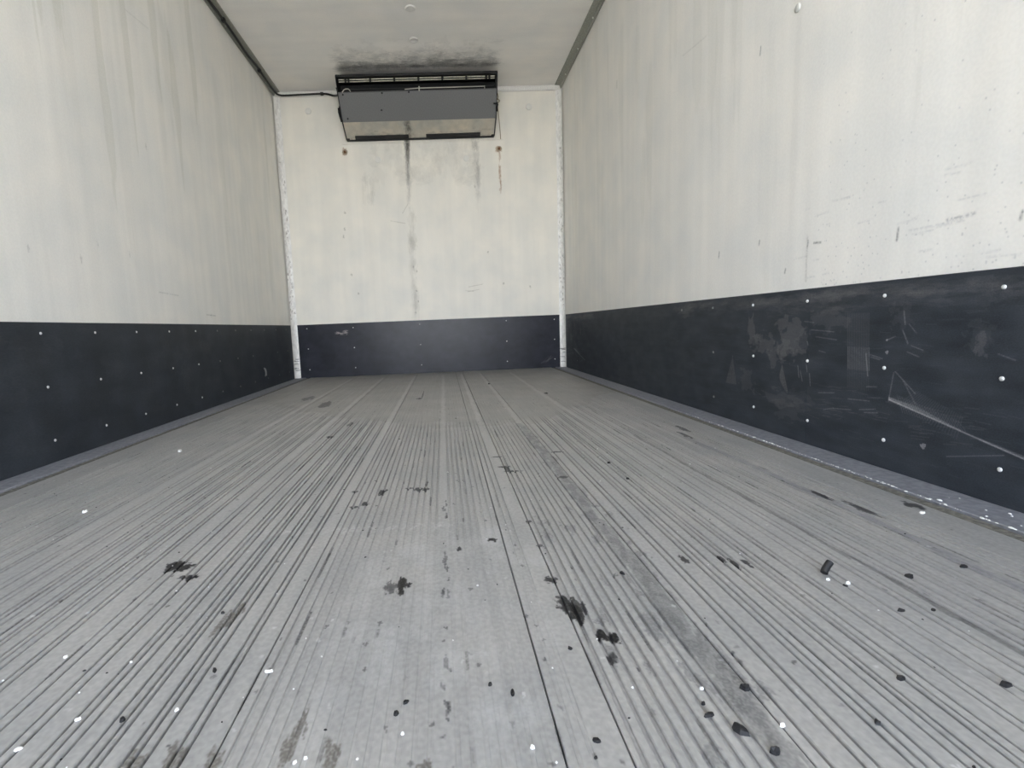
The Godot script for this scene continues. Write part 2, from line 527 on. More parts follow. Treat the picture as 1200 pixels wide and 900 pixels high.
func sway(t: float, s: float) -> float:      # uneven glass-fibre lining: shallow vertical waves
	return 0.0005 * sin(t * 21.0 + s) + 0.00022 * sin(t * 41.0 + s * 2.3) + 0.0007 * sin(t * 9.0 + s * 0.7)

func build_walls() -> void:
	# side walls
	for side in [-1.0, 1.0]:
		var left: bool = side < 0.0
		var C := canvas(1536, 768, 0.0, LAID, 0.0, 2.45)
		var sd := 100 if left else 120
		C.fill(PAINT, noise_bytes(1536, 768, 0.03, sd, 4, 1, 24), 0.014, noise_bytes(1536, 768, 0.008, sd + 1, 4), 0.016, noise_bytes(1536, 768, 0.3, sd + 2, 2), 0.014, 0.006)
		var rng := RandomNumberGenerator.new()
		rng.seed = sd
		# pale dirt runs
		for i in 26:
			var z := rng.randf_range(0.2, 3.9)
			var y0 := rng.randf_range(0.5, 1.9)
			var l := rng.randf_range(0.3, 1.1)
			C.blot(z, y0 + l * 0.5, rng.randf_range(0.012, 0.05), l * 0.5, Color(0.80, 0.795, 0.75), rng.randf_range(0.05, 0.14), 0.5, 0.45, 1.0, i)
		if left:
			for i in 10:
				C.blot(1.5 + i * 0.2 + rng.randf_range(-0.06, 0.06), rng.randf_range(1.5, 2.1), 0.03, rng.randf_range(0.3, 0.5), Color(0.76, 0.755, 0.69), 0.22, 0.5, 0.4, 1.0, i + 50)
			for m in [[2.066, 1.271], [2.497, 0.766], [2.290, 0.756], [2.843, 0.701], [1.560, 0.517], [0.9, 1.157], [2.6, 0.7]]:
				C.blot(m[0], m[1], 0.005, 0.012, Color(0.66, 0.65, 0.62), 0.3, 0.9, 0.5, 1.0, int(m[0] * 50.0))
			C.stroke(2.092, 0.614, 1.916, 0.608, 0.004, Color(0.62, 0.62, 0.6), 0.4, 0.9)
			C.stroke(1.62, 0.52, 1.50, 0.517, 0.004, Color(0.5, 0.5, 0.48), 0.5, 0.7)
			C.stroke(2.121, 1.826, 1.937, 1.844, 0.004, Color(0.74, 0.74, 0.71), 0.4, 0.6)
		else:
			for m in [[2.801, 1.263, 0.016], [3.367, 0.573, 0.018], [2.823, 0.639, 0.010], [3.633, 0.560, 0.009], [2.566, 0.634, 0.014], [3.063, 0.598, 0.012], [2.963, 0.53, 0.008]]:
				C.stroke(m[0], m[1] - m[2] * 0.8, m[0] + 0.003, m[1] + m[2] * 0.8, 0.003, Color(0.30, 0.30, 0.29), 0.75, 0.5)
			C.stroke(3.09, 0.596, 3.117, 0.594, 0.004, Color(0.3, 0.3, 0.28), 0.6, 0.5)
			C.stroke(3.489, 0.581, 3.545, 0.583, 0.006, Color(0.6, 0.6, 0.6), 0.5, 0.9)
			C.stroke(3.40, 0.575, 3.52, 0.575, 0.003, Color(0.7, 0.7, 0.7), 0.4, 0.9)
			C.stroke(3.062, 0.62, 3.062, 0.49, 0.006, Color(0.68, 0.67, 0.63), 0.4, 0.7)
			C.stroke(2.447, 1.495, 2.241, 1.522, 0.004, Color(0.74, 0.74, 0.71), 0.4, 0.6)
			C.stroke(1.392, 1.80, 1.392, 1.76, 0.006, Color(0.5, 0.5, 0.45), 0.6, 0.5)
			for i in 420:
				var z := rng.randf_range(3.1, 4.0)
				C.blot(z, 0.47 + rng.randf() * rng.randf() * 0.7, 0.0015, 0.0016, Color(0.66, 0.66, 0.66), 0.45, 0.8, 0.3, 1.0, i)
			for i in 30:
				var z := rng.randf_range(3.0, 3.8)
				var y := rng.randf_range(0.48, 0.72)
				C.stroke(z, y, z + rng.randf_range(0.01, 0.06), y + rng.randf_range(-0.004, 0.004), 0.0025, Color(0.68, 0.68, 0.68), 0.35, 0.8)
		var m := mat(Color.WHITE, 0.5, 0.0, 0.4)
		m.albedo_texture = C.texture()
		var ph: float = 0.4 if left else 2.1
		var face := func(u: float, v: float) -> Vector3:
			var z := u * REAR
			var y := v * 2.42
			return Vector3(side * (HALF + 0.006 + sway(z + 0.06 * sin(y * 1.7), ph) * smoothstep(0.0, 0.5, z)), y, z)
		var w := obj("wall_left" if left else "wall_right", panel(150, 24, face, Vector3(-side, 0, 0), 0.06, func(p: Vector3) -> Vector2: return C.uv(p.z, p.y)), m)
		struct(w, "off-white glass-fibre side wall on the left with faint vertical waves" if left else "off-white glass-fibre side wall on the right with small black nicks", "wall")
		if not left:
			var st := mb()
			lathe(st, [Vector2(0.012, -0.002), Vector2(0.012, 0.001), Vector2(0.007, 0.003), Vector2(0.0, 0.0035)], Vector3(HALF + 0.004, 1.291, 2.984), Vector3(-1, 0, 0), 14)
			obj("screw", fin(st), mat(Color(0.88, 0.88, 0.86), 0.4, 0.3), w).set_meta("label", "lone pale screw head high on the wall")
	# front (end) wall
	var B := canvas(1024, 1024, -HALF, HALF, 0.0, 2.45)
	B.fill(Color(0.935, 0.918, 0.875), noise_bytes(1024, 1024, 0.02, 141, 4, 1, 16), 0.012, noise_bytes(1024, 1024, 0.006, 142, 4), 0.02, noise_bytes(1024, 1024, 0.3, 143, 2), 0.014, 0.006)
	var rg := RandomNumberGenerator.new()
	rg.seed = 9
	# soot blown and washed down below the cooling unit
	for i in 70:
		var t := rg.randf()
		var y := 1.97 - t * t * 0.55
		B.blot(-0.115 + rg.randf_range(-0.012, 0.012) - t * 0.01, y, rg.randf_range(0.006, 0.020), rg.randf_range(0.02, 0.07), Color(0.24, 0.23, 0.21), 0.17 - 0.15 * t, 0.9, 0.5, 1.0, i)
	for i in 40:
		var t := rg.randf()
		B.blot(-0.118 + rg.randf_range(-0.02, 0.02), 1.45 - t * 0.95, rg.randf_range(0.006, 0.03), rg.randf_range(0.03, 0.10), Color(0.66, 0.64, 0.58), 0.08, 0.9, 0.5, 1.0, i + 20)
	for i in 40:
		var t := rg.randf()
		B.blot(0.463 + rg.randf_range(-0.02, 0.02) + t * 0.01, 1.96 - t * 0.5, rg.randf_range(0.008, 0.022), rg.randf_range(0.02, 0.08), Color(0.42, 0.41, 0.38), 0.09 - 0.07 * t, 0.9, 0.5, 1.0, i + 60)
	for i in 60:
		B.blot(rg.randf_range(-0.42, 0.5), rg.randf_range(1.62, 1.96), rg.randf_range(0.02, 0.07), rg.randf_range(0.02, 0.09), Color(0.60, 0.59, 0.55), 0.05, 0.9, 0.5, 1.0, i + 130)
	for i in 22:
		B.blot(rg.randf_range(-0.52, -0.42), rg.randf_range(1.5, 1.7), rg.randf_range(0.008, 0.02), rg.randf_range(0.02, 0.06), Color(0.66, 0.65, 0.59), 0.07, 0.9, 0.5, 1.0, i + 190)
	for i in 18:
		B.blot(0.665 + rg.randf_range(-0.006, 0.006), 1.88 - rg.randf() * 0.35, 0.006, rg.randf_range(0.01, 0.05), Color(0.52, 0.38, 0.26), 0.30, 0.8, 0.5, 1.0, i + 210)
	for q in [[-0.645, 1.915], [0.664, 1.891]]:
		for i in 9:
			B.blot(q[0] + rg.randf_range(-0.02, 0.02), q[1] + rg.randf_range(-0.03, 0.015), rg.randf_range(0.006, 0.02), rg.randf_range(0.008, 0.02), Color(0.50, 0.33, 0.20), 0.28, 0.8, 0.4, 1.0, i)
	for s in [[-0.136, 1.462, -0.186, 1.387], [-0.291, 1.325, -0.17, 1.300], [0.343, 0.698, 0.45, 0.715], [0.36, 0.74, 0.484, 0.76], [0.33, 0.71, 0.40, 0.70]]:
		B.stroke(s[0], s[1], s[2], s[3], 0.005, Color(0.60, 0.58, 0.52), 0.5, 0.85)
	for s in [[-0.680, 1.404], [-0.704, 1.207], [-0.690, 1.27], [-0.657, 0.882], [-0.607, 0.716], [0.665, 0.759], [0.540, 1.03], [-0.118, 0.93], [-0.09, 0.89], [-0.10, 0.72], [0.446, 1.586], [-0.116, 0.533], [0.90, 0.72], [-0.09, 0.63]]:
		B.blot(s[0], s[1], 0.007, 0.012, Color(0.55, 0.53, 0.48), 0.45, 1.0, 0.5, 1.0, int(absf(s[0]) * 300.0))
	var bm := mat(Color.WHITE, 0.5, 0.0, 0.4)
	bm.albedo_texture = B.texture()
	var bw := obj("wall_back", panel(24, 24, func(u: float, v: float) -> Vector3: return Vector3(lerpf(-1.26, 1.26, u), v * 2.42, -0.006 + 0.0015 * sin(u * 17.0) * sin(v * 5.0)), Vector3(0, 0, 1), 0.06, func(p: Vector3) -> Vector2: return B.uv(p.x, p.y)), bm)
	struct(bw, "off-white end wall with soot runs below the cooling unit", "wall")
	# mounting sheet behind the unit: its thin edge shows round the housing
	var ms := panel(2, 2, func(u: float, v: float) -> Vector3: return Vector3(lerpf(-0.66, 0.70, u), lerpf(1.962, 2.35, v), 0.0035), Vector3(0, 0, 1), 0.006, func(p: Vector3) -> Vector2: return B.uv(p.x, p.y))
	obj("mounting_sheet", ms, bm, bw)
	# filled holes and rusty bolts
	var pm := grained(Color(0.90, 0.89, 0.86), 0.55, 0.0, 0.06, 20.0, 15)
	for q in [Vector2(-0.3705, 1.8307), Vector2(0.3799, 1.8192), Vector2(-0.9293, 2.2362), Vector2(0.9283, 2.222)]:
		var st := mb()
		lathe(st, [Vector2(0.026, -0.004), Vector2(0.026, 0.002), Vector2(0.023, 0.0045), Vector2(0.019, 0.003), Vector2(0.0, 0.0035)], Vector3(q.x, q.y, -0.005), Vector3(0, 0, 1), 20)
		obj("plug", fin(st), pm, bw)
	var rust := grained(Color(0.46, 0.33, 0.22), 0.75, 0.3, 0.45, 30.0, 16)
	var rimm := grained(Color(0.66, 0.60, 0.52), 0.6, 0.2, 0.3, 30.0, 17)
	for q in [Vector2(-0.645, 1.9), Vector2(0.664, 1.891)]:
		var st := mb()
		lathe(st, [Vector2(0.022, -0.004), Vector2(0.022, 0.002), Vector2(0.019, 0.004), Vector2(0.012, 0.004)], Vector3(q.x, q.y, -0.004), Vector3(0, 0, 1), 18)
		var bo := obj("bolt", fin(st), rimm, bw)
		bo.set_meta("label", "rusty bolt in a stained washer")
		st = mb()
		lathe(st, [Vector2(0.012, 0.0), Vector2(0.012, 0.008), Vector2(0.009, 0.012), Vector2(0.0, 0.012)], Vector3(q.x, q.y, -0.004), Vector3(0, 0, 1), 6)
		obj("bolt_head", fin(st), rust, bo)

# ---- ceiling
func build_ceiling() -> void:
	var C := canvas(768, 1536, -HALF, HALF, 0.0, LAID)
	C.fill(Color(0.97, 0.955, 0.93), noise_bytes(768, 1536, 0.02, 161, 4, 8, 1), 0.012, noise_bytes(768, 1536, 0.007, 162, 4), 0.016, noise_bytes(768, 1536, 0.3, 163, 2), 0.014, 0.006)
	var rng := RandomNumberGenerator.new()
	rng.seed = 77
	# soot thrown up by the air outlet: streaky, with hard sides where the outlet ends
	for i in 420:
		var t := rng.randf() * rng.randf()
		var x := rng.randf_range(-0.60, 0.60)
		C.blot(x, 0.36 + t * 0.40, rng.randf_range(0.015, 0.06), rng.randf_range(0.012, 0.04), Color(0.42, 0.42, 0.41), 0.10 * (1.0 - 0.7 * t), 1.0, 0.5, 1.0, i)
	for i in 60:
		C.blot(rng.randf_range(-0.58, 0.58), rng.randf_range(0.33, 0.46), rng.randf_range(0.03, 0.09), rng.randf_range(0.010, 0.02), Color(0.34, 0.34, 0.33), 0.14, 1.0, 0.5, 1.0, i + 300)
	var m := mat(Color.WHITE, 0.5, 0.0, 0.4)
	m.albedo_texture = C.texture()
	var face := func(u: float, v: float) -> Vector3:
		var x := lerpf(-1.26, 1.26, u)
		var z := v * REAR
		var dent := 0.006 * exp(-pow((x + 0.15) / 0.35, 2.0) - pow((z - 0.72) / 0.06, 2.0)) - 0.006 * exp(-pow((x - 0.1) / 0.3, 2.0) - pow((z - 0.60) / 0.06, 2.0))
		return Vector3(x, TOP + 0.004 + 0.002 * sin(z * 5.0) * sin(x * 3.0) + dent, z)
	var c := obj("ceiling", panel(40, 120, face, Vector3.DOWN, 0.06, func(p: Vector3) -> Vector2: return C.uv(p.x, p.z)), m)
	struct(c, "off-white ceiling lining with soot above the air outlet", "ceiling")
	var pm := grained(Color(0.91, 0.90, 0.88), 0.5, 0.0, 0.06, 20.0, 18)
	for z in [1.0986, 0.7354]:
		var st := mb()
		lathe(st, [Vector2(0.034, -0.006), Vector2(0.034, 0.004), Vector2(0.029, 0.008), Vector2(0.021, 0.004), Vector2(0.0, 0.004)], Vector3(0.0, TOP + 0.004, z), Vector3.DOWN, 22)
		obj("plug", fin(st), pm, c)

# ---- black kick sheets
func rivet_mesh(n: Vector3) -> ArrayMesh:
	var st := mb()
	lathe(st, [Vector2(0.0047, -0.001), Vector2(0.0047, 0.0008), Vector2(0.0036, 0.0020), Vector2(0.0016, 0.0027), Vector2(0.0, 0.0028)], Vector3.ZERO, n, 10)
	return fin(st)

func scuffs(C: Canvas, rng: RandomNumberGenerator, n: int, a0: float, a1: float) -> void:
	for i in n:
		var z := rng.randf_range(a0, a1)
		var y := rng.randf_range(0.03, 0.44)
		C.stroke(z, y, z + rng.randf_range(0.004, 0.05), y + rng.randf_range(-0.004, 0.004), 0.0015, Color(0.42, 0.43, 0.45), rng.randf_range(0.1, 0.4), 0.7)

func build_kicks() -> void:
	var black := Color(0.192, 0.212, 0.240)
	var dust := Color(0.46, 0.45, 0.45)
	var pale := Color(0.68, 0.67, 0.67)
	var rv := mat(Color(0.86, 0.86, 0.86), 0.38, 0.35)
	var rvd := mat(Color(0.50, 0.50, 0.50), 0.5, 0.3)
	var rows := [0.4295, 0.2525, 0.073]
	# right sheets, the nearer one heavily scuffed
	var C := canvas(2048, 512, 1.75, LAID, 0.0, 0.47)
	C.fill(black, noise_bytes(2048, 512, 0.02, 201, 4, 4, 1), 0.10, noise_bytes(2048, 512, 0.008, 202, 4), 0.16, noise_bytes(2048, 512, 0.3, 203, 2), 0.14, 0.02)
	var rng := RandomNumberGenerator.new()
	rng.seed = 21
	# dusty band under the top edge
	for i in 120:
		C.blot(rng.randf_range(2.2, 3.9), 0.45 - rng.randf() * rng.randf() * 0.07, rng.randf_range(0.02, 0.08), rng.randf_range(0.006, 0.018), dust, 0.16, 0.9, 0.5, 1.0, i)
	# hand-sized smears
	for b in [[2.803, 0.344, 0.022, 0.045, 0.5], [2.83, 0.305, 0.025, 0.03, 0.35], [2.869, 0.300, 0.05, 0.035, 0.42], [2.930, 0.262, 0.035, 0.035, 0.42], [3.000, 0.322, 0.065, 0.06, 0.5], [2.99, 0.28, 0.04, 0.03, 0.45], [3.067, 0.317, 0.03, 0.03, 0.3], [3.169, 0.376, 0.06, 0.035, 0.3], [2.778, 0.158, 0.045, 0.045, 0.3], [2.984, 0.119, 0.09, 0.035, 0.30], [3.0, 0.09, 0.07, 0.03, 0.25], [3.06, 0.13, 0.05, 0.03, 0.2], [3.585, 0.316, 0.012, 0.03, 0.4], [3.58, 0.34, 0.025, 0.03, 0.2], [3.40, 0.38, 0.03, 0.03, 0.2]]:
		C.blot(b[0], b[1], b[2], b[3], dust, b[4], 0.8, 0.45, 1.5, int(b[0] * 200.0))
	for i in 40:      # wedge-shaped smear and sliver
		var t := i / 39.0
		C.stroke(2.691 + t * 0.03 - 0.004, 0.246 - t * 0.105, 2.691 - t * 0.045, 0.246 - t * 0.105, 0.004, dust, 0.4, 0.75)
		C.stroke(2.974 + t * 0.03, 0.232 - t * 0.08, 2.974 + t * 0.03 - 0.022 * sin(t * PI), 0.225 - t * 0.08, 0.004, dust, 0.45, 0.65)
	# ribbed rub mark: close vertical lines
	for i in 13:
		var z := 3.236 + i * 0.0057
		C.stroke(z, 0.388, z + 0.008, 0.24, 0.0026, dust, 0.40, 0.35)
		C.stroke(z + 0.006, 0.30, z + 0.010, 0.243, 0.0022, pale, 0.55 if i in [0, 12] else 0.38, 0.35)
		C.stroke(z + 0.009, 0.243, z + 0.011, 0.19, 0.002, dust, 0.35, 0.6)
	C.stroke(3.302, 0.285, 3.311, 0.228, 0.003, pale, 0.6, 0.3)
	# sheet of fine net-like scratches and the long gouge
	for i in 24:
		var t := i / 23.0
		C.stroke(3.400 + t * 0.15, 0.190 - t * 0.035, 3.418 + t * 0.15, 0.150 - t * 0.035 + 0.02 * t, 0.0018, pale, 0.30, 0.5)
		C.stroke(3.45 + t * 0.11, 0.205 - t * 0.04, 3.40 + t * 0.15, 0.165 - t * 0.05, 0.0018, pale, 0.22, 0.5)
	for i in 9:
		C.stroke(3.378, 0.182 - i * 0.001, 3.46 + i * 0.012, 0.168 - i * 0.004, 0.0022, pale, 0.35, 0.5)
	C.stroke(3.387, 0.243, 3.377, 0.172, 0.003, pale, 0.45, 0.6)
	C.stroke(3.391, 0.246, 3.447, 0.200, 0.003, pale, 0.45, 0.6)
	C.stroke(3.415, 0.225, 3.448, 0.178, 0.004, pale, 0.35, 0.7)
	C.stroke(3.379, 0.176, 3.70, 0.100, 0.0032, pale, 0.75, 0.35)
	C.stroke(3.60, 0.124, 3.70, 0.104, 0.005, pale, 0.35, 0.5)
	C.stroke(3.532, 0.072, 3.645, 0.103, 0.002, pale, 0.5, 0.5)
	for s in [[3.10, 0.345, 3.19, 0.340], [3.12, 0.325, 3.20, 0.318], [3.315, 0.283, 3.352, 0.275], [3.318, 0.277, 3.345, 0.272], [3.163, 0.117, 3.20, 0.127], [3.20, 0.126, 3.262, 0.132], [3.306, 0.132, 3.348, 0.138], [3.29, 0.137, 3.34, 0.146], [3.25, 0.16, 3.32, 0.164], [3.14, 0.163, 3.20, 0.170], [3.07, 0.37, 3.11, 0.366], [3.135, 0.285, 3.16, 0.281], [3.36, 0.32, 3.385, 0.33], [3.42, 0.36, 3.44, 0.34], [3.43, 0.31, 3.46, 0.30], [3.42, 0.295, 3.45, 0.285], [3.31, 0.20, 3.34, 0.203], [3.62, 0.30, 3.65, 0.29]]:
		C.stroke(s[0], s[1], s[2], s[3], 0.003, pale, 0.42, 0.6)
	for s in [[3.048, 0.235, 3.055, 0.20], [3.06, 0.22, 3.07, 0.19], [3.085, 0.24, 3.09, 0.22], [3.10, 0.215, 3.105, 0.18], [3.085, 0.31, 3.09, 0.30], [3.405, 0.39, 3.41, 0.36], [3.405, 0.345, 3.42, 0.315]]:
		C.stroke(s[0], s[1], s[2], s[3], 0.004, pale, 0.5, 0.6)
	for i in 60:
		var z := rng.randf_range(3.10, 3.62)
		var y := rng.randf_range(0.09, 0.19)
		C.stroke(z, y, z + rng.randf_range(0.01, 0.05), y + rng.randf_range(-0.003, 0.006), 0.0022, dust, 0.35, 0.6)
	scuffs(C, rng, 520, 2.2, 3.9)
	for q in [[3.476, 0.083, 0.008, 0.007], [3.363, 0.322, 0.003, 0.003], [3.365, 0.292, 0.005, 0.005]]:
		C.blot(q[0], q[1], q[2], q[3], pale, 0.7, 0.4, 0.3, 1.0, 4)
	var km := mat(Color.WHITE, 0.55, 0.0, 0.45)
	km.albedo_texture = C.texture()
	var right := Node3D.new()
	right.name = "baseboard_right"
	add_child(right)
	struct(right, "black kick sheets along the right wall with grey scuffs and a long scratch", "kick plate")
	for z in [[0.012, 3.0905], [3.0915, REAR - 0.005]]:
		var st := mb()
		kick_sheet(st, z[0], z[1], 1.0, C)
		obj("kick_sheet", fin(st), km, right)
	var rm := rivet_mesh(Vector3(-1, 0, 0))
	for i in 6:
		for k in 3:
			if i == 5 and k > 0: continue
			obj("rivet", rm, rv if i < 4 else rvd, right, Vector3(HALF - 0.0006, rows[k], 3.640 - i * 0.2700 + (2 - k) * -0.010))
	# left sheet
	var L := canvas(1024, 256, 0.0, LAID, 0.0, 0.47)
	L.fill(black * 0.96, noise_bytes(1024, 256, 0.02, 211, 4, 1, 4), 0.10, noise_bytes(1024, 256, 0.012, 212, 4), 0.14, noise_bytes(1024, 256, 0.3, 213, 2), 0.10, 0.02)
	rng.seed = 33
	for i in 70:
		L.blot(rng.randf_range(0.1, 3.2), rng.randf_range(0.02, 0.44), rng.randf_range(0.01, 0.06), rng.randf_range(0.01, 0.06), dust, 0.08, 0.9, 0.5, 1.0, i)
	L.blot(0.772, 0.123, 0.010, 0.025, Color(0.02, 0.02, 0.02), 0.8, 0.4, 0.1, 1.0, 1)
	var lm := mat(Color.WHITE, 0.55, 0.0, 0.45)
	lm.albedo_texture = L.texture()
	var left := Node3D.new()
	left.name = "baseboard_left"
	add_child(left)
	struct(left, "black kick sheet along the left wall with three rows of rivets", "kick plate")
	var sl := mb()
	kick_sheet(sl, 0.012, REAR - 0.005, -1.0, L)
	obj("kick_sheet", fin(sl), lm, left)
	var lr := rivet_mesh(Vector3(1, 0, 0))
	for i in 14:
		for k in 3:
			if i == 11 and k == 1: continue
			obj("rivet", lr, rv if i < 8 else rvd, left, Vector3(-HALF + 0.0006, rows[k], 3.647 - i * 0.2660))
	sl = mb()
	tube(sl, PackedVector3Array([Vector3(-1.199, 0.150, 0.80), Vector3(-1.192, 0.147, 0.795), Vector3(-1.188, 0.125, 0.79), Vector3(-1.190, 0.100, 0.787), Vector3(-1.199, 0.097, 0.785)]), 0.007, 8)
	obj("latch_stub", fin(sl), rvd, left)
	# end sheet
	var B := canvas(1024, 256, -HALF, HALF, 0.0, 0.47)
	B.fill(Color(0.175, 0.182, 0.21), noise_bytes(1024, 256, 0.02, 221, 4), 0.08, noise_bytes(1024, 256, 0.006, 222, 4), 0.12, noise_bytes(1024, 256, 0.3, 223, 2), 0.08, 0.0)
	for i in 16:
		B.blot(-0.77 + rng.randf_range(-0.05, 0.05), 0.384 + rng.randf_range(-0.018, 0.018), rng.randf_range(0.008, 0.025), rng.randf_range(0.003, 0.007), Color(0.70, 0.66, 0.64), 0.6, 0.9, 0.4, 1.0, i)
	for i in 10:
		B.stroke(0.98 + rng.randf_range(0.0, 0.08), 0.04 + rng.randf_range(0.0, 0.02), 1.05 + rng.randf_range(0.0, 0.05), 0.08 + rng.randf_range(0.0, 0.03), 0.006, Color(0.40, 0.40, 0.41), 0.3, 0.6)
	var em := mat(Color.WHITE, 0.27, 0.0, 0.32)
	em.albedo_texture = B.texture()
	var back := Node3D.new()
	back.name = "baseboard_back"
	add_child(back)
	struct(back, "black kick sheet across the end wall below the white lining", "kick plate")
	# the sheet bows a little between its rivet columns
	var bow := func(u: float, v: float) -> Vector3:
		var x := lerpf(-1.165, 1.165, u)
		var cols := [-1.165, -1.075, -0.672, -0.087, 0.680, 1.109, 1.166]
		var z := 0.0
		for k in 6:
			if x >= cols[k] and x <= cols[k + 1]: z = 0.0012 * (cols[k + 1] - cols[k]) * sin(PI * (x - cols[k]) / (cols[k + 1] - cols[k]))
		return Vector3(x, lerpf(-0.004, KICK, v), z)
	var sheet := panel(96, 4, bow, Vector3(0, 0, 1), 0.005, func(q: Vector3) -> Vector2: return B.uv(q.x, maxf(q.y, 0.0)))
	obj("kick_sheet", sheet, em, back)
	var br := rivet_mesh(Vector3(0, 0, 1))
	for x in [-1.075, -0.672, -0.087, 0.680, 1.109]:
		for k in 3:
			obj("rivet", br, rv, back, Vector3(x, rows[k] + rng.randf_range(-0.003, 0.003), -0.0006))

# one sheet against a side wall: 5 mm thick with eased top edge, a dark gap left under it
func kick_sheet(st: SurfaceTool, z0: float, z1: float, side: float, C: Canvas) -> void:
	var xf := side * HALF
	var xb := side * (HALF + 0.005)
	var inn := Vector3(-side, 0, 0)
	var y0 := 0.001
	var e := 0.0015
	var ring := [Vector2(xb, y0), Vector2(xf, y0), Vector2(xf, KICK - e), Vector2(xf + side * e, KICK), Vector2(xb, KICK)]
	for i in ring.size() - 1:
		var a: Vector2 = ring[i]
		var b: Vector2 = ring[i + 1]
		var h: Vector3 = [Vector3.DOWN, inn, inn + Vector3.UP, Vector3.UP][i]
		quad(st, Vector3(a.x, a.y, z0), Vector3(b.x, b.y, z0), Vector3(b.x, b.y, z1), Vector3(a.x, a.y, z1), h, C.uv(z0, a.y), C.uv(z0, b.y), C.uv(z1, b.y), C.uv(z1, a.y))
	for z in [z0, z1]:
		var h := Vector3(0, 0, -1.0 if z == z0 else 1.0)
		quad(st, Vector3(xb, y0, z), Vector3(xf, y0, z), Vector3(xf, KICK - e, z), Vector3(xb, KICK, z), h, C.uv(z, 0.1), C.uv(z, 0.1), C.uv(z, 0.1), C.uv(z, 0.1))

